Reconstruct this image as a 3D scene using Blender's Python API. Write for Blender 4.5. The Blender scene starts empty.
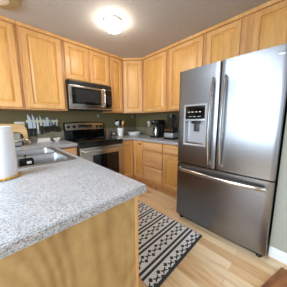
import bpy, bmesh, math, random
from mathutils import Vector, Matrix
random.seed(4)
PI = math.pi
sc = bpy.context.scene
C = sc.collection

# ---------------------------------------------------------------- camera, world, lights, exposure
def make_camera():
    yaw, pit, rol, f = 0.7678, -0.1484, -0.0074, 150.1
    fw = Vector((math.cos(pit)*math.sin(yaw), math.cos(pit)*math.cos(yaw), math.sin(pit)))
    r = Vector((math.cos(yaw), -math.sin(yaw), 0)); u = r.cross(fw)
    r2 = r*math.cos(rol)+u*math.sin(rol); u2 = -r*math.sin(rol)+u*math.cos(rol)
    cd = bpy.data.cameras.new('camera'); co = bpy.data.objects.new('camera', cd); C.objects.link(co)
    m = Matrix((r2, u2, -fw)).transposed().to_4x4(); m.translation = Vector((-2.483, -2.838, 1.227))
    co.matrix_world = m
    cd.sensor_fit = 'HORIZONTAL'; cd.sensor_width = 36; cd.lens = 36*f/287; cd.clip_start = 0.02
    sc.camera = co
make_camera()
w = bpy.data.worlds.new('daylight'); sc.world = w; w.use_nodes = True
w.node_tree.nodes['Background'].inputs[0].default_value = (0.72, 0.84, 1.0, 1)
w.node_tree.nodes['Background'].inputs[1].default_value = 1.0
def area(name, loc, rot, sx, sy, power, col):
    l = bpy.data.lights.new(name, 'AREA'); l.shape = 'RECTANGLE'; l.size = sx; l.size_y = sy
    l.energy = power; l.color = col
    o = bpy.data.objects.new(name, l); C.objects.link(o); o.location = loc; o.rotation_euler = rot
    return o
# daylight entering through the side window and the patio door of the open room
area('window_daylight', (-5.45, -2.55, 1.45), (0, -PI/2, 0), 1.7, 1.9, 85, (0.76, 0.88, 1.0))
area('added_skylight_fill', (-3.55, -1.95, 2.46), (0, 0, 0), 1.0, 1.0, 31, (0.80, 0.90, 1.0))  # unseen skylight source, added to brighten the peninsula top and the fridge
area('patio_daylight', (-3.1, -5.45, 1.25), (PI/2, 0, 0), 2.4, 2.0, 10, (0.82, 0.91, 1.0))
LAMP_STRENGTH = 29.0
sc.view_settings.view_transform = 'Standard'; sc.view_settings.look = 'None'
sc.view_settings.gamma = 1; sc.view_settings.use_curve_mapping = False
sc.view_settings.exposure = 0.92

# ---------------------------------------------------------------- materials
def s2l(c): return tuple((x/12.92 if x <= .04045 else ((x+.055)/1.055)**2.4) for x in [v/255 for v in c])+(1,)
def mat(name, col, rough=.5, metal=0, **kw):
    m = bpy.data.materials.new(name); m.use_nodes = True
    b = m.node_tree.nodes['Principled BSDF']
    b.inputs['Base Color'].default_value = s2l(col); b.inputs['Roughness'].default_value = rough
    b.inputs['Metallic'].default_value = metal
    for k, v in kw.items(): b.inputs[k.replace('_', ' ')].default_value = v
    return m
def nd(m, t, **kw):
    n = m.node_tree.nodes.new(t)
    for k, v in kw.items(): setattr(n, k, v)
    return n
def lk(m, a, b): m.node_tree.links.new(a, b)
def coords(m, scale=(1, 1, 1), rot=(0, 0, 0), loc=(0, 0, 0)):
    tc = nd(m, 'ShaderNodeTexCoord'); mp = nd(m, 'ShaderNodeMapping')
    mp.inputs['Scale'].default_value = scale; mp.inputs['Rotation'].default_value = rot; mp.inputs['Location'].default_value = loc
    lk(m, tc.outputs['Object'], mp.inputs[0]); return mp.outputs[0]
def ramp(m, fac, stops):
    r = nd(m, 'ShaderNodeValToRGB'); e = r.color_ramp.elements
    while len(e) < len(stops): e.new(.5)
    for i, (p, c) in enumerate(stops): e[i].position = p; e[i].color = s2l(c)
    lk(m, fac, r.inputs[0]); return r.outputs[0]
def bsdf(m): return m.node_tree.nodes['Principled BSDF']
def mix(m, f, a, b, t='MIX'):
    x = nd(m, 'ShaderNodeMix', data_type='RGBA', blend_type=t)
    if isinstance(f, (int, float)): x.inputs[0].default_value = f
    else: lk(m, f, x.inputs[0])
    for v, s in ((a, 6), (b, 7)):
        if isinstance(v, tuple): x.inputs[s].default_value = v
        else: lk(m, v, x.inputs[s])
    return x.outputs[2]
def noise(m, vec, scale, detail=3, dist=0, rough=.5):
    n = nd(m, 'ShaderNodeTexNoise'); n.inputs['Scale'].default_value = scale; n.inputs['Detail'].default_value = detail
    n.inputs['Distortion'].default_value = dist; n.inputs['Roughness'].default_value = rough
    lk(m, vec, n.inputs['Vector']); return n.outputs[0]
def bump(m, h, strength=.1, dist=.01):
    b = nd(m, 'ShaderNodeBump'); b.inputs['Strength'].default_value = strength; b.inputs['Distance'].default_value = dist
    lk(m, h, b.inputs['Height']); lk(m, b.outputs[0], bsdf(m).inputs['Normal'])
def wood(name, dark, mid, light, sc3=(9, 9, .9), rough=.35, cath=False):
    m = mat(name, mid, rough)
    oi = nd(m, 'ShaderNodeObjectInfo'); tc = nd(m, 'ShaderNodeTexCoord')
    ad = nd(m, 'ShaderNodeVectorMath', operation='MULTIPLY_ADD')
    lk(m, oi.outputs['Random'], ad.inputs[0]); ad.inputs[1].default_value = (7, 5, 3); lk(m, tc.outputs['Object'], ad.inputs[2])
    mp = nd(m, 'ShaderNodeMapping'); mp.inputs['Scale'].default_value = sc3; lk(m, ad.outputs[0], mp.inputs[0])
    n1 = noise(m, mp.outputs[0], 1.0, 4, .6)
    if cath:
        wv = nd(m, 'ShaderNodeMath', operation='MULTIPLY'); lk(m, noise(m, mp.outputs[0], .55, 1, .4), wv.inputs[0]); wv.inputs[1].default_value = 120
        sn = nd(m, 'ShaderNodeMath', operation='SINE'); lk(m, wv.outputs[0], sn.inputs[0])
        ma = nd(m, 'ShaderNodeMath', operation='MULTIPLY_ADD'); lk(m, sn.outputs[0], ma.inputs[0]); ma.inputs[1].default_value = .08; lk(m, n1, ma.inputs[2]); n1 = ma.outputs[0]
    n2 = noise(m, mp.outputs[0], 9.0, 3, .2)
    c1 = ramp(m, n1, [(.3, dark), (.5, mid), (.7, light)])
    c2 = ramp(m, n2, [(.35, (232, 224, 212)), (.6, (255, 255, 255))])
    lk(m, mix(m, .55, c1, c2, 'MULTIPLY'), bsdf(m).inputs['Base Color'])
    return m
M = {}
M['maple'] = wood('honey_maple', (211, 157, 95), (220, 169, 106), (228, 179, 117))
M['maple_panel'] = wood('maple_panel', (211, 155, 84), (220, 166, 94), (227, 176, 106), (6, 6, .8))
M['maple_drawer'] = wood('maple_drawer_front', (214, 160, 104), (224, 174, 120), (234, 190, 138), (1.2, 9, 11))
M['maple_frame'] = wood('maple_face_frame', (186, 132, 80), (204, 150, 94), (218, 168, 112))
M['ply'] = wood('maple_plywood', (158, 124, 76), (184, 151, 98), (196, 165, 114), (3.6, 3.6, 1.7), .45, True)
M['dark_wood'] = wood('reddish_oak', (112, 66, 34), (146, 92, 52), (176, 116, 70), (2, 14, 14), .35)
M['board_wood'] = wood('cutting_board_wood', (190, 148, 92), (212, 172, 116), (226, 190, 138), (1.5, 9, 12), .5)
M['mill_wood'] = mat('turned_wood', (128, 72, 36), .4)
M['steel'] = mat('brushed_steel', (172, 172, 174), .26, 1)
def brushed(name, col, rough, vert=False, aniso=.6):
    m = mat(name, col, rough, 1); b = bsdf(m)
    v = coords(m, (3, 3, 500) if not vert else (300, 300, 3))
    n = noise(m, v, 1, 2)
    mr = nd(m, 'ShaderNodeMapRange'); mr.inputs[3].default_value = rough*.8; mr.inputs[4].default_value = rough*1.2
    lk(m, n, mr.inputs[0]); lk(m, mr.outputs[0], b.inputs['Roughness']); bump(m, n, .04, .002)
    b.inputs['Anisotropic'].default_value = aniso
    return m
M['fridge'] = brushed('fridge_stainless', (140, 142, 146), .30)
M['steel_h'] = brushed('stainless_trim', (190, 186, 180), .25, aniso=.3)
M['chrome'] = mat('chrome', (215, 215, 215), .1, 1)
M['sinksteel'] = mat('sink_steel', (176, 178, 180), .36, 1)
M['handle'] = mat('satin_handle', (205, 205, 205), .2, 1)
M['black'] = mat('black_plastic', (16, 16, 17), .35)
M['blackglass'] = mat('black_glass', (8, 8, 9), .06)
M['seam'] = mat('dark_gasket', (22, 22, 24), .7)
M['dgrey'] = mat('dark_grey_plastic', (58, 58, 60), .4)
M['white'] = mat('white_ceramic', (236, 234, 228), .2)
M['whitepl'] = mat('white_plastic', (228, 228, 224), .35)
M['paper'] = mat('paper_towel', (244, 244, 246), .9)
M['trimwhite'] = mat('white_trim_paint', (226, 228, 230), .4)
M['gold'] = mat('golden_rope', (196, 150, 62), .45, .2)
M['dispenser'] = mat('dispenser_grey', (178, 180, 184), .35, .4)
M['darkglass'] = mat('oven_window_glass', (20, 19, 18), .08)
M['blade'] = mat('knife_steel', (206, 214, 222), .3, .45)
M['tan'] = mat('tan_metal', (168, 152, 118), .45)
M['palespoon'] = mat('pale_blue_nylon', (196, 210, 214), .4)
M['glass'] = mat('smoky_clear_plastic', (120, 110, 100), .08, 0, Transmission_Weight=.85, IOR=1.3)
M['lens'] = mat('frosted_glass', (238, 236, 228), .4, 0)
M['greenlens'] = mat('strip_green', (214, 224, 132), .4)
M['label'] = mat('cream_label', (222, 216, 198), .6)
M['nail'] = mat('badge_grey', (140, 144, 150), .35, .7)
M['blueblade'] = mat('blue_coating', (122, 150, 176), .3, .3)
# lamp
m = mat('lit_glass', (255, 244, 224), .4); bsdf(m).inputs['Emission Color'].default_value = (1.0, .88, .74, 1); bsdf(m).inputs['Emission Strength'].default_value = LAMP_STRENGTH; M['lit'] = m
m = mat('clock_display', (10, 12, 14), .1); M['display'] = m
# wall paint
m = mat('sage_wall_paint', (108, 98, 62), .7); v = coords(m); bump(m, noise(m, v, 90, 3), .12, .004); M['wall'] = m
m = mat('pale_wall_paint', (162, 162, 149), .7); v = coords(m); bump(m, noise(m, v, 90, 3), .12, .004); M['wallpale'] = m
m = mat('textured_ceiling', (196, 192, 190), .85); v = coords(m)
lk(m, ramp(m, noise(m, v, 60, 4), [(.35, (184, 180, 177)), (.65, (194, 190, 187))]), bsdf(m).inputs['Base Color'])
bump(m, noise(m, v, 70, 4), .15, .008); M['ceil'] = m
# tile: generic over (horizontal, z)
def tilemat(name, rot):
    m = mat(name, (150, 148, 132), .4)
    tc = nd(m, 'ShaderNodeTexCoord'); sp = nd(m, 'ShaderNodeSeparateXYZ'); lk(m, tc.outputs['Object'], sp.inputs[0])
    cb = nd(m, 'ShaderNodeCombineXYZ'); lk(m, sp.outputs[rot], cb.inputs[0]); lk(m, sp.outputs[2], cb.inputs[1])
    b = nd(m, 'ShaderNodeTexBrick', offset=0.0); b.inputs['Scale'].default_value = 1
    b.inputs['Brick Width'].default_value = .15; b.inputs['Row Height'].default_value = .15; b.inputs['Mortar Size'].default_value = .003
    b.inputs['Color1'].default_value = s2l((126, 121, 98)); b.inputs['Color2'].default_value = s2l((134, 128, 106)); b.inputs['Mortar'].default_value = s2l((150, 144, 122))
    lk(m, cb.outputs[0], b.inputs[0]); lk(m, b.outputs[0], bsdf(m).inputs['Base Color']); return m
M['tile_x'] = tilemat('greige_tile_back', 0); M['tile_y'] = tilemat('greige_tile_side', 1)
# countertop
m = mat('speckled_laminate', (205, 203, 200), .34); v = coords(m)
f1 = noise(m, v, 330, 4, 0, .7); f2 = noise(m, v, 170, 3, 0, .6); f3 = noise(m, v, 14, 3)
base = ramp(m, f3, [(.3, (192, 196, 201)), (.7, (204, 206, 210))])
c1 = ramp(m, f1, [(.36, (112, 114, 120)), (.47, (214, 215, 218)), (.52, (255, 255, 255))])
c2 = ramp(m, f2, [(.34, (160, 154, 146)), (.46, (240, 238, 236)), (.58, (255, 255, 255))])
x = mix(m, 1.0, base, c1, 'MULTIPLY'); x = mix(m, .9, x, c2, 'MULTIPLY'); lk(m, x, bsdf(m).inputs['Base Color']); M['counter'] = m
# floor planks, boards along y
m = mat('maple_plank_floor', (224, 190, 145), .3)
tc = nd(m, 'ShaderNodeTexCoord'); sp = nd(m, 'ShaderNodeSeparateXYZ'); lk(m, tc.outputs['Object'], sp.inputs[0])
cb = nd(m, 'ShaderNodeCombineXYZ'); lk(m, sp.outputs[1], cb.inputs[0]); lk(m, sp.outputs[0], cb.inputs[1])
b = nd(m, 'ShaderNodeTexBrick', offset=.37, offset_frequency=2); b.inputs['Scale'].default_value = 1
b.inputs['Brick Width'].default_value = .85; b.inputs['Row Height'].default_value = .095; b.inputs['Mortar Size'].default_value = .0015
b.inputs['Color1'].default_value = (0, 0, 0, 1); b.inputs['Color2'].default_value = (1, 1, 1, 1); b.inputs['Mortar'].default_value = (.2, .2, .2, 1)
lk(m, cb.outputs[0], b.inputs[0])
pc = ramp(m, b.outputs[0], [(0, (214, 170, 120)), (.3, (233, 200, 156)), (.7, (243, 218, 180)), (1, (226, 186, 136))])
mp = nd(m, 'ShaderNodeMapping'); mp.inputs['Scale'].default_value = (16, 1.6, 1); lk(m, tc.outputs['Object'], mp.inputs[0])
g = ramp(m, noise(m, mp.outputs[0], 1.2, 4, 1.2), [(.32, (222, 204, 182)), (.55, (255, 255, 255))])
x = mix(m, .8, pc, g, 'MULTIPLY'); mo = mix(m, b.outputs[1], x, s2l((200, 160, 114))); lk(m, mo, bsdf(m).inputs['Base Color']); M['floor'] = m
# rug pattern
def rugmat():
    m = mat('woven_rug', (215, 213, 208), .95)
    tc = nd(m, 'ShaderNodeTexCoord'); sp = nd(m, 'ShaderNodeSeparateXYZ'); lk(m, tc.outputs['Object'], sp.inputs[0])
    def ma(op, a, b=None, c=None):
        n = nd(m, 'ShaderNodeMath', operation=op)
        for i, v in enumerate((a, b, c)):
            if v is None: continue
            if isinstance(v, (int, float)): n.inputs[i].default_value = v
            else: lk(m, v, n.inputs[i])
        return n.outputs[0]
    X, Y = sp.outputs[0], sp.outputs[1]
    P = .187
    q = ma('DIVIDE', ma('SUBTRACT', Y, .0), P); fr = ma('FRACT', q)          # 0..0.56 motif band, the rest stripes
    def band(a, b_): return ma('MULTIPLY', ma('GREATER_THAN', fr, a), ma('LESS_THAN', fr, b_))
    stripes = ma('ADD', band(.585, .705), band(.815, .935))
    bw = .48*P
    vv = ma('DIVIDE', ma('SUBTRACT', ma('MULTIPLY', fr, P), .27*P), bw)            # -.5 .. .5 over band
    uu = ma('SUBTRACT', ma('FRACT', ma('DIVIDE', X, bw*1.02)), .5)
    au, av = ma('ABSOLUTE', uu), ma('ABSOLUTE', vv)
    s = ma('ADD', au, av)
    dia = ma('MULTIPLY', ma('GREATER_THAN', s, .10), ma('LESS_THAN', s, .50))
    dia = ma('MULTIPLY', dia, ma('GREATER_THAN', ma('ABSOLUTE', ma('SUBTRACT', au, av)), .05))
    dia = ma('MULTIPLY', dia, ma('MAXIMUM', ma('GREATER_THAN', av, au), ma('GREATER_THAN', s, .33)))
    au2 = ma('SUBTRACT', .5, au)
    tri = ma('MULTIPLY', ma('LESS_THAN', ma('ADD', au2, av), .13), 1.0)
    inb = ma('LESS_THAN', av, .5)
    motif = ma('MULTIPLY', ma('MAXIMUM', dia, tri), inb)
    edge = ma('MAXIMUM', ma('LESS_THAN', Y, .024), ma('GREATER_THAN', Y, 1.35-.026))
    k = ma('MAXIMUM', ma('MAXIMUM', motif, stripes), edge)
    cc = mix(m, k, s2l((240, 241, 241)), s2l((58, 62, 66)))
    n = noise(m, coords(m), 260, 2)
    lk(m, mix(m, .35, cc, ramp(m, n, [(.35, (190, 190, 190)), (.65, (255, 255, 255))]), 'MULTIPLY'), bsdf(m).inputs['Base Color'])
    bump(m, n, .4, .004); return m
M['rug'] = rugmat()

# ---------------------------------------------------------------- mesh helpers
def new(): return bmesh.new()
def box(bm, x0, x1, y0, y1, z0, z1, bev=0, mt=None, seg=2):
    t = bmesh.new(); bmesh.ops.create_cube(t, size=1)
    for v in t.verts: v.co = Vector(((x0+x1)/2+v.co.x*(x1-x0), (y0+y1)/2+v.co.y*(y1-y0), (z0+z1)/2+v.co.z*(z1-z0)))
    if bev: bmesh.ops.bevel(t, geom=list(t.edges), offset=bev, segments=seg, affect='EDGES', profile=.6)
    if mt: bmesh.ops.transform(t, matrix=mt, verts=t.verts)
    merge(bm, t); return bm
def merge(bm, t):
    vs = [bm.verts.new(v.co) for v in t.verts]; t.verts.index_update()
    for f in t.faces:
        try: bm.faces.new([vs[v.index] for v in f.verts])
        except ValueError: pass
    t.free()
def lathe(bm, prof, c=(0, 0), seg=28, sx=1, sy=1, mt=None):
    t = bmesh.new(); rings = []
    for r, z in prof:
        if r < 1e-5: rings.append([t.verts.new((c[0], c[1], z))])
        else: rings.append([t.verts.new((c[0]+r*sx*math.cos(2*PI*i/seg), c[1]+r*sy*math.sin(2*PI*i/seg), z)) for i in range(seg)])
    for a, b_ in zip(rings, rings[1:]):
        for i in range(seg):
            j = (i+1) % seg
            if len(a) == 1 and len(b_) == 1: continue
            if len(a) == 1: t.faces.new([a[0], b_[j], b_[i]])
            elif len(b_) == 1: t.faces.new([a[i], a[j], b_[0]])
            else: t.faces.new([a[i], a[j], b_[j], b_[i]])
    if mt: bmesh.ops.transform(t, matrix=mt, verts=t.verts)
    merge(bm, t); return bm
def sweep(bm, pts, w, d, up=Vector((0, 0, 1)), seg=10, taper=None):
    pts = [Vector(p) for p in pts]; t = bmesh.new(); rings = []
    for i, p in enumerate(pts):
        tg = (pts[min(i+1, len(pts)-1)]-pts[max(i-1, 0)]).normalized()
        a = tg.cross(up)
        if a.length < 1e-3: a = tg.cross(Vector((1, 0, 0)))
        a.normalize(); b_ = a.cross(tg).normalized(); k = taper[i] if taper else 1
        rings.append([t.verts.new(p+a*(w/2*k*math.cos(2*PI*j/seg))+b_*(d/2*k*math.sin(2*PI*j/seg))) for j in range(seg)])
    for r0, r1 in zip(rings, rings[1:]):
        for j in range(seg): t.faces.new([r0[j], r0[(j+1) % seg], r1[(j+1) % seg], r1[j]])
    t.faces.new(rings[0][::-1]); t.faces.new(rings[-1]); merge(bm, t); return bm
def prism(bm, poly, z0, z1, bev=0, mt=None):
    t = bmesh.new(); a = [t.verts.new((x, y, z0)) for x, y in poly]; b_ = [t.verts.new((x, y, z1)) for x, y in poly]
    t.faces.new(a[::-1]); t.faces.new(b_); n = len(poly)
    for i in range(n): t.faces.new([a[i], a[(i+1) % n], b_[(i+1) % n], b_[i]])
    bmesh.ops.recalc_face_normals(t, faces=t.faces)
    if bev: bmesh.ops.bevel(t, geom=[e for e in t.edges if abs(e.verts[0].co.z-e.verts[1].co.z) < 1e-6], offset=bev, segments=2, affect='EDGES')
    if mt: bmesh.ops.transform(t, matrix=mt, verts=t.verts)
    merge(bm, t); return bm
def cells(xs, ys, keep, z0, z1, bev=0, mt=None, bm=None):
    t = bmesh.new(); V = {}
    def v(i, j, k):
        if (i, j, k) not in V: V[i, j, k] = t.verts.new((xs[i], ys[j], (z0, z1)[k]))
        return V[i, j, k]
    nx, ny = len(xs)-1, len(ys)-1
    K = {(i, j) for i in range(nx) for j in range(ny) if keep(i, j)}
    for i, j in K:
        t.faces.new([v(i, j, 1), v(i+1, j, 1), v(i+1, j+1, 1), v(i, j+1, 1)])
        t.faces.new([v(i, j, 0), v(i, j+1, 0), v(i+1, j+1, 0), v(i+1, j, 0)])
        for di, dj, a, b_ in ((-1, 0, (i, j+1), (i, j)), (1, 0, (i+1, j), (i+1, j+1)), (0, -1, (i, j), (i+1, j)), (0, 1, (i+1, j+1), (i, j+1))):
            if (i+di, j+dj) not in K: t.faces.new([v(*a, 0), v(*b_, 0), v(*b_, 1), v(*a, 1)])
    bmesh.ops.recalc_face_normals(t, faces=t.faces)
    if bev:
        bmesh.ops.dissolve_limit(t, angle_limit=.02, verts=t.verts, edges=t.edges)
        es = [e for e in t.edges if len(e.link_faces) == 2 and e.calc_face_angle(0) > .6]
        bmesh.ops.bevel(t, geom=es, offset=bev, segments=3, affect='EDGES')
    if mt: bmesh.ops.transform(t, matrix=mt, verts=t.verts)
    bm = bm or bmesh.new(); merge(bm, t); return bm
def obj(name, bm, m, parent=None, smooth=True, label=None):
    bmesh.ops.recalc_face_normals(bm, faces=bm.faces)
    me = bpy.data.meshes.new(name); bm.to_mesh(me); bm.free()
    if isinstance(m, str): m = M[m]
    me.materials.append(m)
    if smooth:
        for p in me.polygons: p.use_smooth = True
        try: me.set_sharp_from_angle(angle=.7)
        except Exception: pass
    o = bpy.data.objects.new(name, me); C.objects.link(o)
    if parent: o.parent = parent
    if label: o['label'] = label
    return o
def tag(o, label, cat, group=None):
    o['label'] = label; o['category'] = cat
    if group: o['group'] = group
    return o
def thing(name, label, cat, loc, rz=0, group=None):
    o = bpy.data.objects.new(name, None); C.objects.link(o); o.location = loc; o.rotation_euler = (0, 0, rz)
    o.empty_display_size = .05; return tag(o, label, cat, group)
def struct(name, bm, m, smooth=False):
    o = obj(name, bm, m, smooth=smooth); o['kind'] = 'structure'; return o
def ring_frame(bm, x0, x1, z0, z1, rings, mt=None, cap=True, capback=False):
    """concentric rectangles (inset, y) stitched together"""
    t = bmesh.new(); R = []
    for ins, y in rings: R.append([t.verts.new(p) for p in ((x0+ins, y, z0+ins), (x1-ins, y, z0+ins), (x1-ins, y, z1-ins), (x0+ins, y, z1-ins))])
    for a, b_ in zip(R, R[1:]):
        for i in range(4): t.faces.new([a[i], a[(i+1) % 4], b_[(i+1) % 4], b_[i]])
    if cap: t.faces.new(R[-1])
    if capback: t.faces.new(R[0][::-1])
    if mt: bmesh.ops.transform(t, matrix=mt, verts=t.verts)
    merge(bm, t); return bm
def door(parent, x0, x1, z0, z1, mt=None, name='door', knob=None):
    T = .02; s = .055
    f = ring_frame(new(), x0, x1, z0, z1, [(0, 0), (0, -T+.004), (.004, -T), (s, -T), (s+.006, -T+.012), (s+.006, 0), (0, 0)], mt, cap=False)
    d = obj(name, f, 'maple', parent, smooth=False)
    p = ring_frame(new(), x0, x1, z0, z1, [(s+.0065, -.001), (s+.0065, -T+.014), (s+.012, -T+.014), (s+.036, -T+.003), (s+.040, -T+.003)], mt, capback=True)
    obj('door_panel', p, 'maple_panel', d, smooth=False)
    return d
def drawer(parent, x0, x1, z0, z1):
    T = .02
    f = ring_frame(new(), x0, x1, z0, z1, [(0, 0), (0, -T+.007), (.003, -T+.005), (.012, -T+.004), (.018, -T)], capback=True)
    return obj('drawer', f, 'maple_drawer', parent, smooth=False)
def plane_box(name, a, m): return struct(name, box(new(), *a), m)

# ---------------------------------------------------------------- room shell
CE = 2.43
struct('floor', box(new(), -5.6, .1, -5.6, .1, -.06, 0), 'floor')
struct('ceiling', cells([-5.6, -4.1, -3.0, .1], [-5.6, -2.5, -1.4, .1], lambda i, j: not (i == 1 and j == 1), CE, CE+.06), 'ceil')
struct('added_skylight_frame', cells([-4.1, -4.05, -3.05, -3.0], [-2.5, -2.45, -1.45, -1.4], lambda i, j: not (i == 1 and j == 1), CE-.01, CE+.05), 'trimwhite')  # frame of the added skylight, around the ceiling opening made for its fill light
struct('wall_back', box(new(), -5.6, .1, 0, .1, 0, CE), 'wall')
struct('wall_right', box(new(), 0, .1, -2.757, 0, 0, CE), 'wall')
struct('wall_alcove', box(new(), -.815, .1, -5.6, -2.757, 0, CE), 'wallpale')
def wall_hole(name, along, pos, th, h0, h1, z0, z1, m):
    bm = new(); a0, a1 = -5.6, .1
    for (u0, u1, w0, w1) in ((a0, h0, 0, CE), (h1, a1, 0, CE), (h0, h1, 0, z0), (h0, h1, z1, CE)):
        if w1-w0 < 1e-3: continue
        if along == 'y': box(bm, pos-th, pos, u0, u1, w0, w1)
        else: box(bm, u0, u1, pos-th, pos, w0, w1)
    return struct(name, bm, m)
wall_hole('wall_left', 'y', -5.5, .1, -3.55, -1.55, .6, 2.3, 'wall')
wall_hole('wall_rear', 'x', -5.5, .1, -4.35, -1.85, .05, 2.25, 'wall')
fr = new()
for a in ((-3.55, -3.50, .6, 2.3), (-1.60, -1.55, .6, 2.3), (-3.55, -1.55, .6, .65), (-3.55, -1.55, 2.25, 2.3), (-2.57, -2.53, .6, 2.3)):
    box(fr, -5.60, -5.50, a[0], a[1], a[2], a[3])
struct('window_1', fr, 'trimwhite')
fr = new()
for a in ((-4.35, -4.29, .05, 2.25), (-1.91, -1.85, .05, 2.25), (-3.13, -3.07, .05, 2.25), (-4.35, -1.85, 2.19, 2.25), (-4.35, -1.85, 0, .07)):
    box(fr, a[0], a[1], -5.60, -5.50, a[2], a[3])
struct('door_1', fr, 'trimwhite')
# backsplash tile
struct('trim_1', box(new(), -2.86, -.012, -.010, 0, .86, 1.085), 'tile_x')
struct('trim_2', box(new(), -.010, 0, -1.9, -.012, .86, 1.085), 'tile_y')
# baseboard
bb = new(); prism(bb, [(0, 0), (.016, 0), (.016, .062), (.012, .068), (.012, .082), (.006, .092), (0, .095)], 0, 2.7,
      mt=Matrix.Translation((-.815, -2.759, 0)) @ Matrix(((-1, 0, 0, 0), (0, 0, -1, 0), (0, 1, 0, 0), (0, 0, 0, 1))))
struct('baseboard_right', bb, 'trimwhite')
# wood threshold at the room's edge
th = new(); box(th, 0, 1.6, 0, .30, 0, .018, .006)
o = struct('trim_3', th, 'dark_wood'); o.location = (-.905, -2.853, 0); o.rotation_euler = (0, 0, PI-math.radians(17))

# ---------------------------------------------------------------- upper cabinets
UB, UT = 1.39, 2.42
DZ0, DZ1 = 1.412, 2.375
def upper(loc, rz, w, label, doors, z0=UB, depth=.325, dz0=None):
    t = thing('upper_cabinet', label, 'cabinet', (loc[0], loc[1], z0), rz)
    h = UT-z0
    obj('body', box(new(), .001, w-.001, 0, depth-.004, 0, h-.02, .0015), 'maple_frame', t, smooth=False)
    obj('top_trim', box(new(), .0005, w-.0005, -.026, .02, h-.034, h+.008, .004), 'maple', t, smooth=False)
    for a, b_ in doors: door(t, a, b_, (dz0 or DZ0)-z0, DZ1-z0)
    return t
upper((-2.86, -.33), 0, .665, 'maple wall cabinet at the left edge of the photo, above the toaster', [(.03, .64)])
upper((-2.193, -.33), 0, .515, 'maple wall cabinet above the hanging knives, left of the microwave', [(.035, .48)])
upper((-1.677, -.33), 0, .761, 'short maple wall cabinet with two doors directly over the microwave', [(.014, .36), (.40, .742)], z0=1.85, dz0=1.868)
upper((-.915, -.33), 0, .304, 'narrow maple wall cabinet between the microwave and the corner', [(.015, .268)])
# diagonal corner wall cabinet
t = thing('corner_wall_cabinet', 'diagonal maple wall cabinet in the corner of the kitchen', 'cabinet', (-.61, -.33, UB), -PI/4)
W = .28*math.sqrt(2); h = UT-UB
inv = (Matrix.Translation((-.61, -.33, 0)) @ Matrix.Rotation(-PI/4, 4, 'Z')).inverted()
poly = [inv @ Vector(p) for p in ((-.609, -.33, 0), (-.33, -.609, 0), (-.003, -.609, 0), (-.003, -.003, 0), (-.609, -.003, 0))]
obj('body', prism(new(), [(p.x, p.y) for p in poly], 0, h-.02), 'maple_frame', t, smooth=False)
obj('top_trim', box(new(), .002, W-.002, -.024, .02, h-.034, h+.008, .004), 'maple', t, smooth=False)
door(t, .022, W-.022, DZ0-UB, DZ1-UB)
upper((-.33, -.611), -PI/2, .61, 'wide maple wall cabinet right of the corner, over the white plate', [(.045, .575)])
upper((-.33, -1.222), -PI/2, .612, 'maple wall cabinet beside the top left corner of the refrigerator', [(.03, .587)])
upper((-.33, -1.835), -PI/2, .935, 'short wide maple cabinet over the refrigerator', [(.03, .42), (.545, .91)], z0=1.85, dz0=1.868)
# ---------------------------------------------------------------- base cabinets
def toe(t, w, d): obj('toe_kick', box(new(), .001, w-.001, .06, d, 0, .1), 'maple_frame', t, smooth=False)
def base_body(t, w, d=.585, top=.872): obj('body', box(new(), .001, w-.001, 0, d, .1, top, .0015), 'maple_frame', t, smooth=False)
t = thing('corner_base_cabinet', 'maple corner base cabinet with two doors meeting at the inside corner', 'cabinet', (0, 0, 0))
LX = -.913
obj('body', cells([LX, -.61, -.012], [-.89, -.61, -.012], lambda i, j: not (i == 0 and j == 0), .1, .872), 'maple_frame', t, smooth=False)
obj('toe_kick', cells([LX, -.55, -.012], [-.89, -.55, -.012], lambda i, j: not (i == 0 and j == 0), 0, .1), 'maple_frame', t, smooth=False)
door(t, LX+.004, -.633, .16, .862, Matrix.Translation((0, -.61, 0)))
R90 = Matrix.Rotation(-PI/2, 4, 'Z')
d2 = door(t, .023, .272, .16, .862, Matrix.Translation((-.61, -.61, 0)) @ R90)
kb = new(); lathe(kb, [(0, 0), (.006, 0), (.006, .012), (.015, .018), (.016, .024), (.010, .030), (0, .031)], seg=16,
      mt=Matrix.Translation((-.63, -.84, .815)) @ Matrix.Rotation(-PI/2, 4, 'Y'))
obj('knob', kb, 'black', d2, label='small dark round knob')
t = thing('drawer_base_cabinet', 'maple base cabinet with a stack of three drawers', 'cabinet', (-.61, -.8905, 0), -PI/2)
base_body(t, .455); toe(t, .455, .585)
drawer(t, .012, .445, .725, .848); drawer(t, .012, .445, .435, .69); drawer(t, .012, .445, .16, .415)
t = thing('base_cabinet', 'maple base cabinet with one drawer and one door next to the refrigerator', 'cabinet', (-.61, -1.346, 0), -PI/2)
base_body(t, .475); toe(t, .475, .585)
drawer(t, .018, .462, .725, .848); door(t, .018, .462, .16, .69)
# left of the range
t = thing('base_cabinet', 'narrow maple base cabinet left of the range under the counter', 'cabinet', (-2.012, -.61, 0))
base_body(t, .332, .595); toe(t, .332, .595)
drawer(t, .03, .32, .725, .848); door(t, .03, .32, .16, .69)
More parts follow.
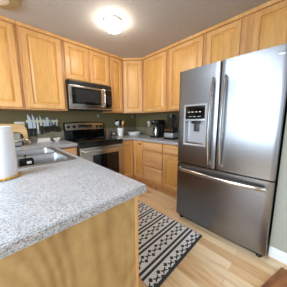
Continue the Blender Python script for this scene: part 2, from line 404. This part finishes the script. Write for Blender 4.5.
# peninsula run, doors face +x (kitchen side)
t = thing('peninsula_cabinet', 'peninsula cabinet run with a plain plywood end panel facing the camera', 'cabinet', (0, 0, 0))
PX, PY = -2.012, -2.305
obj('body', cells([-2.62, -2.60, PX-.02, PX], [PY+.02, -1.58, -.70, -.02], lambda i, j: True if i in (0, 2) or j in (0, 2) else False, .1, .872), 'maple_frame', t, smooth=False)
obj('floor_panel', box(new(), -2.598, PX-.021, -1.578, -.702, .1, .12), 'maple_frame', t, smooth=False)
obj('toe_kick', box(new(), -2.62, PX-.06, PY+.02, -.02, 0, .0995), 'maple_frame', t, smooth=False)
obj('end_panel', box(new(), -2.84, PX-.020, PY, PY+.0195, 0, .874), 'ply', t, smooth=False, label='plain plywood panel with flowing grain')
obj('corner_trim', box(new(), PX-.0195, PX+.001, PY-.002, PY+.0195, 0, .874, .002), 'maple', t, smooth=False)
Rp = Matrix.Translation((PX, PY+.02, 0)) @ Matrix.Rotation(PI/2, 4, 'Z')
for a, b_ in ((.03, .36), (.37, .70), (.76, 1.16), (1.17, 1.57)): door(t, a, b_, .16, .69, Rp)
dr = ring_frame(new(), .03, .70, .725, .848, [(0, 0), (0, -.013), (.018, -.02)], Rp, capback=True); obj('drawer', dr, 'maple_drawer', t, smooth=False)
dr = ring_frame(new(), .76, 1.57, .725, .848, [(0, 0), (0, -.013), (.018, -.02)], Rp, capback=True); obj('false_drawer_front', dr, 'maple_drawer', t, smooth=False)

# ---------------------------------------------------------------- countertops
ct = cells([-2.86, -2.575, -2.045, -1.98, -1.680], [-2.338, -1.545, -.735, -.638, -.011], lambda i, j: (i < 3 or j == 3) and not (i == 1 and j == 1), .875, .914, .004)
tag(obj('countertop', ct, 'counter'), 'pale grey speckled laminate countertop of the peninsula holding the sink', 'countertop')
ct = cells([-.913, -.638, -.011], [-1.822, -.638, -.011], lambda i, j: not (i == 0 and j == 0), .875, .914, .005)
tag(obj('countertop', ct, 'counter'), 'grey laminate countertop in the corner between the range and the refrigerator', 'countertop')

# ---------------------------------------------------------------- sink (two bowls along y)
t = thing('kitchen_sink', 'stainless steel double bowl sink set into the peninsula counter', 'sink', (-2.31, -1.14, .914))
SX, SY = .28, .42
rim = cells([-SX, -.175, .235, SX], [-SY, -.385, -.018, .018, .385, SY], lambda i, j: not (i == 1 and j in (1, 3)), .0005, .006, .002)
obj('rim', rim, 'sinksteel', t)
def bowl(y0, y1):
    b_ = new(); R = []
    for ins, z in ((0, .005), (.004, -.004), (.012, -.05), (.02, -.15), (.05, -.172), (.12, -.178)):
        r = .05; pts = []
        X0, X1, Y0, Y1 = -.175+ins*.8, .235-ins*.8, y0+ins*.8, y1-ins*.8
        for cx, cy, a0 in ((X1-r, Y1-r, 0), (X0+r, Y1-r, PI/2), (X0+r, Y0+r, PI), (X1-r, Y0+r, 1.5*PI)):
            for k in range(6): a = a0+k*PI/10; pts.append((cx+r*math.cos(a), cy+r*math.sin(a), z))
        R.append([b_.verts.new(p) for p in pts])
    n = len(R[0])
    for a, c in zip(R, R[1:]):
        for i in range(n): b_.faces.new([a[i], a[(i+1) % n], c[(i+1) % n], c[i]])
    b_.faces.new(R[-1]); return b_
b1 = obj('bowl', bowl(-.385, -.018), 'sinksteel', t); b2 = obj('bowl', bowl(.018, .385), 'sinksteel', t)
for b_, yc in ((b1, -.2), (b2, .2)):
    obj('drain', lathe(new(), [(0, -.176), (.02, -.1765), (.035, -.172), (.044, -.1725), (.045, -.1775)], (.03, yc), 20), 'chrome', b_)
# faucet
t = thing('kitchen_faucet', 'low chrome faucet behind the sink with a spout reaching over the bowls', 'faucet', (-2.54, -1.14, .920))
obj('base', lathe(new(), [(0, 0), (.03, 0), (.03, .006), (.024, .012), (.022, .07), (.02, .085), (0, .087)], seg=20, sy=1.0), 'chrome', t)
obj('spout', sweep(new(), [(0, 0, .07), (.03, 0, .10), (.08, 0, .123), (.15, 0, .14), (.21, 0, .148), (.245, 0, .142), (.255, 0, .118)], .026, .026, Vector((0, 1, 0))), 'chrome', t)
obj('lever', sweep(new(), [(0, 0, .085), (-.005, -.02, .11), (-.01, -.06, .135), (-.012, -.09, .15)], .016, .01), 'chrome', t)
# black caddy with a white label hung in the near bowl
t = thing('sponge_caddy', 'black sponge caddy with a small white label inside the near sink bowl', 'caddy', (-2.335, -1.208, .878))
cb_ = cells([-.05, -.044, .044, .05], [-.035, -.029, .029, .035], lambda i, j: not (i == 1 and j == 1), -.03, .03, .002)
box(cb_, -.0445, .0445, -.0295, .0295, -.03, -.024)
obj('basket', cb_, 'black', t); obj('label_tag', box(new(), .0, .032, -.0365, -.0352, -.008, .014), 'whitepl', t)
obj('hook', sweep(new(), [(0, .034, .02), (0, .036, .05), (0, .02, .062)], .014, .003), 'black', t)

# ---------------------------------------------------------------- range
t = thing('range', 'stainless steel electric range with a black glass cooktop', 'range', (-1.677, -.66, 0))
RW = .760
obj('body', box(new(), .003, RW-.003, .0, .638, .03, .900, .003), 'dgrey', t)
obj('cooktop', box(new(), .0, RW, -.035, .60, .901, .922, .006), 'blackglass', t, label='glossy black glass cooktop')
obj('front_fascia', box(new(), .003, RW-.003, -.03, -.001, .845, .900, .004), 'black', t)
od = obj('oven_door', box(new(), .004, RW-.004, -.036, -.001, .215, .842, .006), 'steel_h', t)
obj('oven_window', box(new(), .19, RW-.10, -.0385, -.0362, .33, .715, .002), 'darkglass', od, label='dark glass oven window')
hb = new(); sweep(hb, [(.03, -.037, .79), (.035, -.075, .79), (.06, -.088, .79), (RW/2, -.092, .79), (RW-.06, -.088, .79), (RW-.035, -.075, .79), (RW-.03, -.037, .79)], .02, .036)
obj('handle', hb, 'handle', od)
obj('storage_drawer', box(new(), .004, RW-.004, -.034, -.001, .05, .205, .006), 'steel_h', t)
bg = new(); prof = [(0, .922), (0, 1.205)]+[(RW*k/10, 1.205+.02*math.sin(PI*k/10)) for k in range(1, 10)]+[(RW, 1.205), (RW, .922)]
MX = Matrix(((1, 0, 0, 0), (0, 0, 1, 0), (0, 1, 0, 0), (0, 0, 0, 1)))
prism(bg, prof, .605, .630, .004, MX)
bgo = obj('backguard', bg, 'blackglass', t)
pp = new(); prof = [(.025, 1.075), (.025, 1.185)]+[(.025+(RW-.05)*k/10, 1.185+.018*math.sin(PI*k/10)) for k in range(1, 10)]+[(RW-.025, 1.185), (RW-.025, 1.075)]
prism(pp, prof, .592, .604, .003, MX); cpn = obj('control_panel', pp, 'steel_h', bgo)
obj('display', box(new(), .245, .505, .589, .5915, 1.115, 1.165, .001), 'display', bgo)
for i, x in enumerate((.075, .165, .60, .69)):
    k = new(); lathe(k, [(0, .034), (.016, .034), (.020, .030), (.026, .004), (.028, 0)], seg=20, mt=Matrix.Translation((x, .591, 1.13)) @ Matrix.Rotation(PI/2, 4, 'X'))
    box(k, x-.003, x+.003, .554, .575, 1.115, 1.145); obj('knob', k, 'black', bgo)
for i in range(5):
    obj('button', box(new(), .258+i*.05, .292+i*.05, .5875, .5895, 1.122, 1.134), 'dgrey', bgo)
bgo.matrix_local = Matrix.Translation((0, .588, .925)) @ Matrix.Rotation(-.13, 4, 'X') @ Matrix.Translation((0, -.605, -.922))
for x, y, r in ((.19, .15, .10), (.57, .15, .085), (.19, .42, .08), (.57, .42, .10)):
    obj('burner_ring', lathe(new(), [(r-.003, .9221), (r-.003, .9226), (r, .9226), (r, .9221)], (x, y), 36), 'dgrey', t)

# ---------------------------------------------------------------- microwave
t = thing('microwave', 'stainless over the range microwave mounted under the short cabinet', 'microwave', (-1.675, -.385, 1.418))
MW, MH = .748, .428
obj('body', box(new(), 0, MW, 0, .38, 0, MH, .004), 'black', t)
obj('vent_grille', box(new(), .006, MW-.006, -.02, -.001, MH-.068, MH-.004, .003), 'black', t)
for i in range(3): obj('vent_slat', box(new(), .02, MW-.02, -.0235, -.0202, MH-.060+i*.018, MH-.052+i*.018), 'dgrey', t)
d = obj('door', box(new(), .004, .600, -.03, -.001, .030, MH-.072, .005), 'steel_h', t)
obj('door_window', box(new(), .045, .535, -.0325, -.0302, .080, MH-.10, .002), 'darkglass', d, label='black glass window')
obj('inner_window', box(new(), .10, .49, -.0335, -.0326, .12, MH-.125, .0), 'seam', d)
obj('handle', sweep(new(), [(.572, -.028, .05), (.572, -.06, .065), (.572, -.078, .13), (.572, -.082, .21), (.572, -.078, .29), (.572, -.06, .345), (.572, -.028, .36)], .024, .016, Vector((1, 0, 0))), 'handle', d)
obj('badge', box(new(), .04, .12, -.0312, -.0302, .045, .056), 'nail', d)
cp = obj('control_panel', box(new(), .604, MW-.004, -.03, -.001, .030, MH-.072, .005), 'steel_h', t)
kp = obj('keypad', box(new(), .612, MW-.010, -.032, -.0302, .060, MH-.082, .002), 'blackglass', cp)
for i in range(5):
    for j in range(3): obj('key', box(new(), .632+j*.035, .654+j*.035, -.0330, -.0321, .115+i*.028, .130+i*.028), 'dgrey', kp)
obj('bottom_strip', box(new(), .004, MW-.004, -.026, -.001, .002, .027, .004), 'steel_h', t)

# ---------------------------------------------------------------- refrigerator
FW = .906
t = thing('refrigerator', 'large stainless french door refrigerator with a bottom freezer drawer', 'refrigerator', (-.875, -1.840, 0), -PI/2)
obj('body', box(new(), .008, FW-.008, .0, .80, .035, 1.745, .006), 'seam', t)
def front_y(x): return -.072-.016*(1-((x-FW/2)/(FW/2))**2)
def slab(x0, x1, z0, z1):
    n = 14; r = .012
    pts = [(x0, -.042), (x0, front_y(x0)+r), (x0+r*.3, front_y(x0)+r*.3)]
    pts += [(x0+r+(x1-x0-2*r)*k/n, front_y(x0+r+(x1-x0-2*r)*k/n)) for k in range(n+1)]
    pts += [(x1-r*.3, front_y(x1)+r*.3), (x1, front_y(x1)+r), (x1, -.042)]
    return prism(new(), pts, z0, z1, .004)
def boolean(o, cutters):
    cs = []
    for cbm in cutters:
        me = bpy.data.meshes.new('cut'); bmesh.ops.recalc_face_normals(cbm, faces=cbm.faces); cbm.to_mesh(me); cbm.free()
        c = bpy.data.objects.new('cut', me); C.objects.link(c); cs.append(c)
        md = o.modifiers.new('b', 'BOOLEAN'); md.operation = 'DIFFERENCE'; md.object = c; md.solver = 'EXACT'
    par = o.parent; o.parent = None
    dg = bpy.context.evaluated_depsgraph_get(); dg.update()
    me = bpy.data.meshes.new_from_object(o.evaluated_get(dg)); o.modifiers.clear(); o.data = me; o.parent = par
    for c in cs: bpy.data.objects.remove(c)
FM = FW/2-.004
ld = obj('left_door', slab(.0, FM-.003, .742, 1.765), 'fridge', t)
DX0, DX1, D0, D1 = .080, .340, .955, 1.400
boolean(ld, [box(new(), DX0+.02, DX1-.02, -.2, -.020, D0+.025, D1-.02)])
ld['label'] = 'left fridge door with the water and ice dispenser'
rd = obj('right_door', slab(FM+.003, FW, .742, 1.765), 'fridge', t)
fz = obj('freezer_drawer', slab(.0, FW, .062, .730), 'fridge', t)
for dd, a, b_, c0, c1 in ((ld, .0, FM-.003, .742, 1.765), (rd, FM+.003, FW, .742, 1.765), (fz, 0, FW, .062, .730)):
    g_ = new()
    if dd is ld: g_ = cells([a, DX0+.02, DX1-.02, b_], [c0, D0+.025, D1-.02, c1], lambda i, j: not (i == 1 and j == 1), .006, .0415, mt=Matrix(((1, 0, 0, 0), (0, 0, -1, 0), (0, 1, 0, 0), (0, 0, 0, 1))))
    else: box(g_, a, b_, -.0415, -.006, c0, c1)
    obj('door_liner', g_, 'seam', dd, smooth=False, label='black side of the fridge door')
fy = front_y(.2)
dp = ring_frame(new(), DX0, DX1, D0, D1, [(0, fy+.012), (0, fy-.004), (.004, fy-.008), (.016, fy-.008), (.020, fy-.004), (.0215, -.03)], cap=False)
dsp = obj('dispenser', dp, 'dispenser', ld)
obj('dispenser_recess', ring_frame(new(), DX0+.021, DX1-.021, D0+.024, 1.235, [(0, fy), (.004, -.028), (.006, -.024)], cap=True), 'dispenser', dsp)
obj('dispenser_screen', box(new(), DX0+.021, DX1-.021, fy-.003, -.03, 1.245, D1-.021, .002), 'blackglass', dsp, label='black control screen')
obj('crossbar', box(new(), DX0+.019, DX1-.019, fy-.006, -.03, 1.226, 1.244, .002), 'dispenser', dsp)
for i in range(4): obj('button', box(new(), DX0+.05+i*.042, DX0+.072+i*.042, fy-.0042, fy-.0031, 1.315, 1.323), 'label', dsp)
for i in range(3): obj('button', box(new(), DX0+.06+i*.05, DX0+.095+i*.05, fy-.0042, fy-.0031, 1.268, 1.274), 'dispenser', dsp)
obj('water_spout', box(new(), (DX0+DX1)/2-.045, (DX0+DX1)/2+.045, -.075, -.03, 1.195, 1.225, .006), 'black', dsp)
obj('dispenser_lever', box(new(), (DX0+DX1)/2-.03, (DX0+DX1)/2+.03, -.045, -.030, 1.11, 1.19, .006), 'dgrey', dsp)
obj('drip_tray', box(new(), DX0+.03, DX1-.03, fy+.004, -.03, D0+.027, D0+.038, .002), 'handle', dsp)
def vhandle(x, par):
    y = front_y(x); z0, z1 = .79, 1.61; pts = [(x, y+.002, z0+.006), (x, y-.028, z0+.002)]
    for k in range(13):
        s_ = k/12; pts.append((x, y-.036-.046*math.sin(PI*s_), z0+.012+(z1-z0-.024)*s_))
    pts += [(x, y-.028, z1-.002), (x, y+.002, z1-.006)]
    return obj('handle', sweep(new(), pts, .040, .022, Vector((1, 0, 0)), 12), 'handle', par)
vhandle(.395, ld); vhandle(.504, rd)
pts = [(.045, front_y(.045)+.002, .668), (.045, front_y(.045)-.03, .668)]
for k in range(13): s_ = k/12; pts.append((.055+.79*s_, front_y(.055+.79*s_)-.038-.03*math.sin(PI*s_), .668))
pts += [(.855, front_y(.855)-.03, .668), (.855, front_y(.855)+.002, .668)]
obj('handle', sweep(new(), pts, .02, .036, Vector((0, 0, 1)), 12), 'handle', fz)
obj('badge', box(new(), .838, .878, front_y(.84)-.003, front_y(.84)+.003, 1.695, 1.72, .001), 'nail', rd, label='small grey emblem plate')
obj('base_grille', box(new(), .02, FW-.02, -.035, -.001, .018, .058, .003), 'black', t)
for x in (.05, FW-.05):
    obj('foot', lathe(new(), [(0, 0), (.022, 0), (.024, .006), (.018, .010), (.014, .0175), (0, .0175)], (x, -.015), 16), 'black', t)

# ---------------------------------------------------------------- ceiling lights
t = thing('ceiling_light', 'lit round glass ceiling light glowing warm white', 'lamp', (-1.335, -1.13, CE))
obj('base_pan', lathe(new(), [(0, 0), (.112, 0), (.116, -.006), (.112, -.030), (.10, -.034), (0, -.034)], seg=36), 'whitepl', t)
obj('glass_dome', lathe(new(), [(.099, -.030), (.108, -.036), (.108, -.06), (.094, -.088), (.062, -.106), (.025, -.113), (0, -.114)], seg=36), 'lit', t)
t = thing('ceiling_light', 'unlit ceiling light with a tan pan at the top left corner', 'lamp', (-2.39, -.73, CE))
obj('base_pan', lathe(new(), [(0, 0), (.20, 0), (.21, -.012), (.20, -.03), (.15, -.04), (0, -.04)], seg=40), 'tan', t, label='tan metal pan')
obj('glass_dome', lathe(new(), [(.12, -.036), (.122, -.042), (.11, -.048), (.08, -.054), (.04, -.057), (0, -.058)], seg=36), 'lens', t)

# ---------------------------------------------------------------- rug
rg = new(); box(rg, 0, .775, 0, 1.35, 0, .007, .003)
o = obj('floor_rug', rg, 'rug'); o.location = (-1.805, -2.232, .0005)
tag(o, 'black and white geometric patterned rug on the wood floor before the refrigerator', 'rug')

# ---------------------------------------------------------------- wall things
strip = thing('knife_rack', 'magnetic strip on the back wall holding the knives', 'knife rack', (-1.955, -.0, 1.235))
obj('strip', box(new(), -.215, .215, -.02, -.001, -.018, .018, .003), 'label', strip)
obj('strip_insert', box(new(), -.205, .205, -.0225, -.0202, -.011, .011), 'greenlens', strip)
KN = 'kitchen_knife'
def knife(name, x, z_tip, z_heel, z_end, wd, label, hm='black', bmat='blade', shape='chef'):
    t = thing(name, label, 'knife', (x, -.0235, z_heel), 0, 'knives on the wall strip')
    L = z_tip-z_heel; hl = z_heel-z_end
    if shape == 'chef': pr = [(-wd/2, 0), (wd/2, 0), (wd/2, L*.35), (wd*.30, L*.75), (-wd*.35, L), (-wd/2, L*.98)]
    elif shape == 'cleaver': pr = [(-wd/2, 0), (wd/2, 0), (wd/2, L*.96), (wd*.4, L), (-wd/2, L)]
    else: pr = [(-wd/2, 0), (wd/2, 0), (wd/2, L*.85), (0, L), (-wd/2, L*.9)]
    obj('blade', prism(new(), pr, -.0025, 0, 0, MX), bmat, t, smooth=False)
    hw = max(.014, wd*.5)
    hp = [(-hw*.75, 0), (hw*.75, 0), (hw*.9, -hl*.3), (hw*.7, -hl*.6), (hw*1.0, -hl*.9), (hw*.6, -hl), (-hw*.5, -hl), (-hw*.8, -hl*.85), (-hw*.6, -hl*.5)]
    obj('handle', prism(new(), hp, -.012, .004, .003, MX), hm, t)
    return t
knife(KN, -2.128, 1.335, 1.13, 1.015, .050, 'leftmost chef knife on the wall strip with a wide tall blade')
knife(KN, -2.078, 1.34, 1.13, 1.005, .036, 'second knife from the left on the strip, longest black handle')
knife('sharpening_steel', -2.035, 1.30, 1.125, 1.045, .022, 'slim pale steel tool third from left on the wall strip', 'blade', 'label', 'thin')
knife(KN, -1.988, 1.32, 1.165, 1.035, .030, 'narrow knife fourth from left with a black handle hanging low')
knife(KN, -1.941, 1.28, 1.155, 1.05, .030, 'medium knife fifth from left on the wall strip')
knife(KN, -1.901, 1.295, 1.16, 1.06, .036, 'broad knife at the middle right of the strip with black handle', shape='cleaver')
knife('paring_knife', -1.855, 1.28, 1.16, 1.07, .028, 'small blue coated knife near the scissors', 'black', 'blueblade')
knife('paring_knife', -1.815, 1.27, 1.18, 1.08, .018, 'smallest dark handled knife just left of the scissors')
t = thing('kitchen_scissors', 'black handled scissors at the right end of the wall strip', 'scissors', (-1.768, -.0235, 1.16))
sb = new(); prism(sb, [(-.012, -.01), (.004, -.01), (.003, .10), (-.002, .12), (-.006, .11)], -.0025, 0, 0, MX); obj('blade', sb, 'blade', t, smooth=False)
sb = new(); prism(sb, [(-.002, -.01), (.012, -.01), (.008, .10), (.003, .115)], -.0055, -.003, 0, MX); obj('blade', sb, 'blade', t, smooth=False)
for s_ in (-1, 1):
    pts = [(s_*.024+.022*math.cos(a), -.006, -.062+.034*math.sin(a)) for a in [PI/2*(1-s_)+k*2*PI/16 for k in range(17)]]
    hb = sweep(new(), pts, .016, .013, Vector((0, 1, 0)), 8); sweep(hb, [(s_*.016, -.006, -.032), (0, -.005, .004)], .012, .01, Vector((0, 1, 0)), 8)
    obj('handle', hb, 'black', t)
def outlet(name, label, loc, rz, horiz=False):
    t = thing(name, label, 'outlet', loc, rz)
    a, b_ = (.035, .057) if not horiz else (.057, .035)
    pl = obj('cover_plate', box(new(), -a, a, -.006, 0, -b_, b_, .002), 'whitepl', t)
    for s_ in (-1, 1):
        cx, cz = (0, s_*.02) if not horiz else (s_*.02, 0)
        so = obj('socket', box(new(), cx-.014, cx+.014, -.0075, -.0062, cz-.013, cz+.013, .001), 'white', t)
        for q in (-.006, .006): obj('slot', box(new(), cx+q-.0012, cx+q+.0012, -.0082, -.0076, cz-.003, cz+.006), 'black', so)
    return t
outlet('wall_outlet', 'white horizontal outlet plate on the back wall behind the cutting board', (-2.247, 0, 1.195), 0, True)
outlet('wall_outlet', 'white upright outlet on the right wall behind the coffee maker', (0, -.44, 1.165), -PI/2)
def hook(loc, label):
    t = thing('utility_hook', label, 'hook', loc)
    obj('hook_plate', box(new(), -.010, .010, -.004, 0, -.03, 0, .002), 'whitepl', t)
    obj('hook_arm', sweep(new(), [(0, -.003, -.015), (0, -.012, -.028), (0, -.012, -.045), (0, -.022, -.05), (0, -.03, -.038)], .007, .005), 'whitepl', t)
hook((-1.01, -.012+.012, 1.36), 'small white hook on the wall just below the microwave')
hook((-.33+.21, 0, 1.36), 'small white hook under the corner cabinet')

# ---------------------------------------------------------------- counter things
CT = .9145
# cutting board against the back wall
t = thing('cutting_board', 'large wooden cutting board with round corners leaning on the back wall', 'cutting board', (-2.45, -.10, CT))
cbm = new(); w2, hh, r = .27, .285, .10; pr = [(-w2, 0), (w2-.02, 0), (w2, .02), (w2, hh-r)]
pr += [(w2-r+r*math.cos(k*PI/16), hh-r+r*math.sin(k*PI/16)) for k in range(1, 8)]+[(w2-r, hh), (-w2+r, hh)]
pr += [(-w2+r-r*math.sin(k*PI/16), hh-r+r*math.cos(k*PI/16)) for k in range(1, 9)]
prism(cbm, pr, -.022, 0, .003, MX)
o = obj('board', cbm, 'board_wood', t); o.rotation_euler = (-.21, 0, 0); o.location = (0, 0, .006)
# toaster
t = thing('toaster', 'chrome two slot toaster with dark ends in front of the cutting board', 'toaster', (-2.41, -.34, CT), .12)
obj('body', box(new(), -.13, .13, -.075, .075, .012, .185, .028, seg=4), 'chrome', t)
for s_ in (-1, 1): obj('end_cap', box(new(), s_*.131-.012, s_*.131+.012, -.068, .068, .012, .165, .012, seg=3), 'black', t)
for y in (-.028, .028): obj('bread_slot', box(new(), -.10, .10, y-.011, y+.011, .1853, .1863), 'black', t)
obj('lever', box(new(), .1435, .165, -.018, .018, .11, .125, .003), 'black', t)
obj('dial', lathe(new(), [(0, .014), (.013, .014), (.015, 0)], seg=16, mt=Matrix.Translation((.1433, .0, .06)) @ Matrix.Rotation(PI/2, 4, 'Y')), 'chrome', t)
obj('foot', box(new(), -.11, .11, -.06, .06, 0, .0118), 'black', t)
# paper towel holder and roll
HX, HY = -2.486, -1.695
t = thing('paper_towel_holder', 'paper towel holder base with a golden rope rim at the counter edge', 'holder', (HX, HY, CT))
obj('base', lathe(new(), [(0, 0), (.066, 0), (.068, .004), (.066, .010), (0, .010)], seg=36), 'board_wood', t)
rp = []
for k in range(121):
    a = 2*PI*k/120; rp.append(((.071+.0018*math.cos(a*24))*math.cos(a), (.071+.0018*math.cos(a*24))*math.sin(a), .0068+.0018*math.sin(a*24)))
obj('rope_rim', sweep(new(), rp, .010, .010, seg=8), 'gold', t, label='golden twisted rope rim')
obj('rod', lathe(new(), [(0, .010), (.006, .010), (.006, .29), (.011, .295), (.012, .305), (0, .313)], seg=14), 'chrome', t)
pr_ = [(.02, .0), (.062, .0), (.064, .003), (.064, .275), (.061, .279), (.02, .279), (.02, .0)]
o = obj('paper_towel_roll', lathe(new(), pr_, seg=48), 'paper'); o.location = (HX, HY, CT+.0105)
tag(o, 'tall white paper towel roll standing by the sink', 'paper towels')
# butter dish
t = thing('butter_dish', 'white rectangular lidded dish on the counter under the knives', 'dish', (-1.985, -.085, CT))
obj('tray', box(new(), -.095, .095, -.045, .045, 0, .010, .004), 'white', t)
lidp = [(-.088, .0105), (.088, .0105), (.074, .062), (-.074, .062)]
obj('lid', prism(new(), lidp, -.036, .036, .006, MX), 'white', t)
# wire bowl
t = thing('soap_bowl', 'small pale bowl with a wire rim beside the white dish', 'bowl', (-1.80, -.10, CT))
obj('bowl', lathe(new(), [(0, 0), (.03, 0), (.034, .006), (.058, .034), (.062, .05), (.059, .05), (.054, .036), (.03, .010), (0, .008)], seg=28), 'white', t)
obj('wire_rim', sweep(new(), [(.064*math.cos(k*PI/16), .064*math.sin(k*PI/16), .052) for k in range(33)], .004, .004, seg=6), 'chrome', t)
o = obj('scouring_pad', lathe(new(), [(0, .012), (.032, .014), (.038, .03), (.03, .05), (0, .058)], seg=18), 'dgrey'); o.location = (-1.80, -.10, CT)
tag(o, 'grey scouring pad sitting in the small bowl', 'sponge')
# items right of the range
t = thing('pepper_mill', 'turned orange brown wooden mill right beside the range', 'pepper mill', (-.868, -.10, CT))
obj('body', lathe(new(), [(0, 0), (.020, 0), (.021, .02), (.013, .06), (.018, .10), (.011, .125), (0, .126)], seg=20), 'mill_wood', t)
obj('top', lathe(new(), [(0, .1265), (.012, .127), (.020, .142), (.016, .16), (.005, .168), (0, .17)], seg=20), 'mill_wood', t)
t = thing('sauce_bottle', 'small dark bottle standing by the wooden mill', 'bottle', (-.835, -.17, CT))
obj('bottle', lathe(new(), [(0, 0), (.024, 0), (.026, .005), (.026, .07), (.012, .095), (.011, .115), (0, .115)], seg=20), 'black', t)
obj('cap', lathe(new(), [(0, .1155), (.0125, .1155), (.0125, .135), (0, .136)], seg=16), 'dgrey', t)
t = thing('spice_jar', 'short dark spice jar with a pale lid near the crock', 'jar', (-.778, -.20, CT))
obj('jar', lathe(new(), [(0, 0), (.025, 0), (.026, .004), (.026, .05), (0, .051)], seg=20), 'dgrey', t)
obj('lid', lathe(new(), [(0, .0515), (.026, .0515), (.026, .066), (0, .067)], seg=20), 'label', t)
# utensil crock
CX, CY = -.65, -.25
t = thing('utensil_crock', 'white ceramic crock full of utensils between the range and the plate', 'crock', (CX, CY, CT))
obj('crock', lathe(new(), [(0, 0), (.046, 0), (.052, .006), (.066, .15), (.070, .165), (.072, .172), (.066, .172), (.060, .15), (.048, .014), (0, .012)], seg=32), 'white', t)
def utensil(name, label, ax, ay, L, head, hm, sm, off):
    t = thing(name, label, 'utensil', (CX+off[0], CY+off[1], CT+.02), 0, 'utensils in the crock'); t.rotation_euler = (ay, ax, 0)
    obj('handle', sweep(new(), [(0, 0, 0), (0, 0, L*.5), (0, 0, L*.8)], .010, .008), sm, t)
    Z = L*.8
    if head == 'spoon': hb = lathe(new(), [(0, 0), (.022, .012), (.036, .04), (.036, .065), (.022, .088), (0, .094)], seg=18, sy=.3, mt=Matrix.Translation((0, 0, Z-.003)))
    elif head == 'spatula': hb = box(new(), -.038, .038, -.003, .003, Z-.002, Z+.09, .0025)
    else: hb = lathe(new(), [(0, 0), (.028, .008), (.044, .035), (.047, .065), (.042, .07), (.028, .022), (0, .014)], seg=20, sy=.8, mt=Matrix.Translation((0, 0, Z-.003)))
    obj('head', hb, hm, t)
utensil('ladle', 'pale blue grey ladle leaning left out of the crock', -.34, .0, .285, 'ladle', 'palespoon', 'palespoon', (.004, -.016))
utensil('spatula', 'black spatula nearly upright behind the pale ladle', -.10, -.16, .30, 'spatula', 'black', 'black', (-.012, .016))
utensil('wooden_spoon', 'tan wooden spoon in the crock', .16, .02, .27, 'spoon', 'board_wood', 'board_wood', (.016, -.014))
utensil('serving_spoon', 'black serving spoon leaning far right out of the crock', .46, 0, .29, 'spoon', 'black', 'black', (-.022, .004))
utensil('turner', 'black turner between the wooden spoon and the black serving spoon', .20, -.12, .29, 'spatula', 'black', 'black', (.010, .024))
# white platter
t = thing('serving_bowl', 'wide shallow white bowl in the corner of the counter', 'bowl', (-.31, -.30, CT))
obj('bowl', lathe(new(), [(0, 0), (.10, 0), (.108, .006), (.128, .03), (.136, .06), (.146, .068), (.146, .072), (.132, .068), (.120, .034), (.10, .014), (0, .012)], seg=44), 'white', t)
# coffee maker, facing -x
t = thing('coffee_maker', 'black drip coffee maker with a steel carafe under the wall cabinet', 'coffee maker', (-.27, -.945, CT), -PI/2)
obj('base', box(new(), -.09, .09, -.12, .11, 0, .03, .008), 'black', t)
obj('water_tank', box(new(), -.085, .085, .03, .11, .0305, .30, .012), 'black', t)
obj('brew_head', box(new(), -.085, .085, -.10, .11, .235, .335, .016), 'black', t)
obj('warming_plate', lathe(new(), [(0, .0305), (.065, .0305), (.065, .034), (0, .035)], (0, -.045), 28), 'dgrey', t)
cf = obj('carafe', lathe(new(), [(0, .0355), (.045, .0355), (.052, .04), (.054, .16), (.045, .185), (.04, .20), (0, .20)], (0, -.045), 28), 'steel', t, label='shiny steel carafe')
obj('carafe_lid', lathe(new(), [(0, .2005), (.041, .2005), (.04, .222), (0, .226)], (0, -.045), 24), 'black', cf)
obj('carafe_handle', sweep(new(), [(0, -.095, .18), (0, -.13, .175), (0, -.138, .13), (0, -.13, .08), (0, -.098, .07)], .018, .012, Vector((1, 0, 0))), 'black', cf)
obj('control_strip', box(new(), -.03, .01, -.113, -.1102, .30, .315), 'chrome', t)
# food processor
t = thing('blender', 'black and silver blender with a smoky jar beside the refrigerator', 'blender', (-.34, -1.31, CT), -PI/2)
obj('base', box(new(), -.095, .095, -.095, .095, 0, .03, .012, seg=3), 'black', t)
obj('silver_housing', box(new(), -.092, .092, -.092, .092, .0305, .112, .02, seg=3), 'dispenser', t, label='silver band around the motor housing')
obj('collar', box(new(), -.085, .085, -.085, .085, .1125, .196, .02, seg=3), 'black', t)
for i in range(3): obj('knob', lathe(new(), [(0, .016), (.012, .016), (.014, 0)], seg=14, mt=Matrix.Translation((-.055+i*.034, -.0845, .158)) @ Matrix.Rotation(PI/2, 4, 'X')), 'mill_wood', t, label='copper coloured round knob')
jr = obj('jar', lathe(new(), [(.045, .1965), (.058, .20), (.066, .25), (.078, .39), (.074, .39), (.062, .25), (.053, .206), (.0, .202)], seg=28), 'glass', t)
obj('lid', lathe(new(), [(0, .3905), (.080, .3905), (.080, .405), (.06, .41), (.035, .412), (.035, .425), (0, .426)], seg=28), 'black', jr)
obj('jar_handle', sweep(new(), [(.068, 0, .34), (.11, 0, .335), (.118, 0, .28), (.108, 0, .22), (.062, 0, .21)], .022, .014, Vector((0, 1, 0))), 'black', jr)
# power cord
t = sweep(new(), [(-.0125, -.44, 1.145), (-.04, -.43, 1.14), (-.05, -.40, 1.10), (-.045, -.36, 1.04), (-.05, -.36, .97), (-.07, -.42, .922), (-.10, -.52, .918), (-.13, -.62, .9185), (-.14, -.76, .918), (-.15, -.85, .925)], .007, .007, seg=8)
box(t, -.034, -.0085, -.452, -.428, 1.133, 1.157, .004)
tag(obj('power_cord', t, 'black'), 'black power cord plugged into the outlet and looping down to the coffee maker', 'cord')
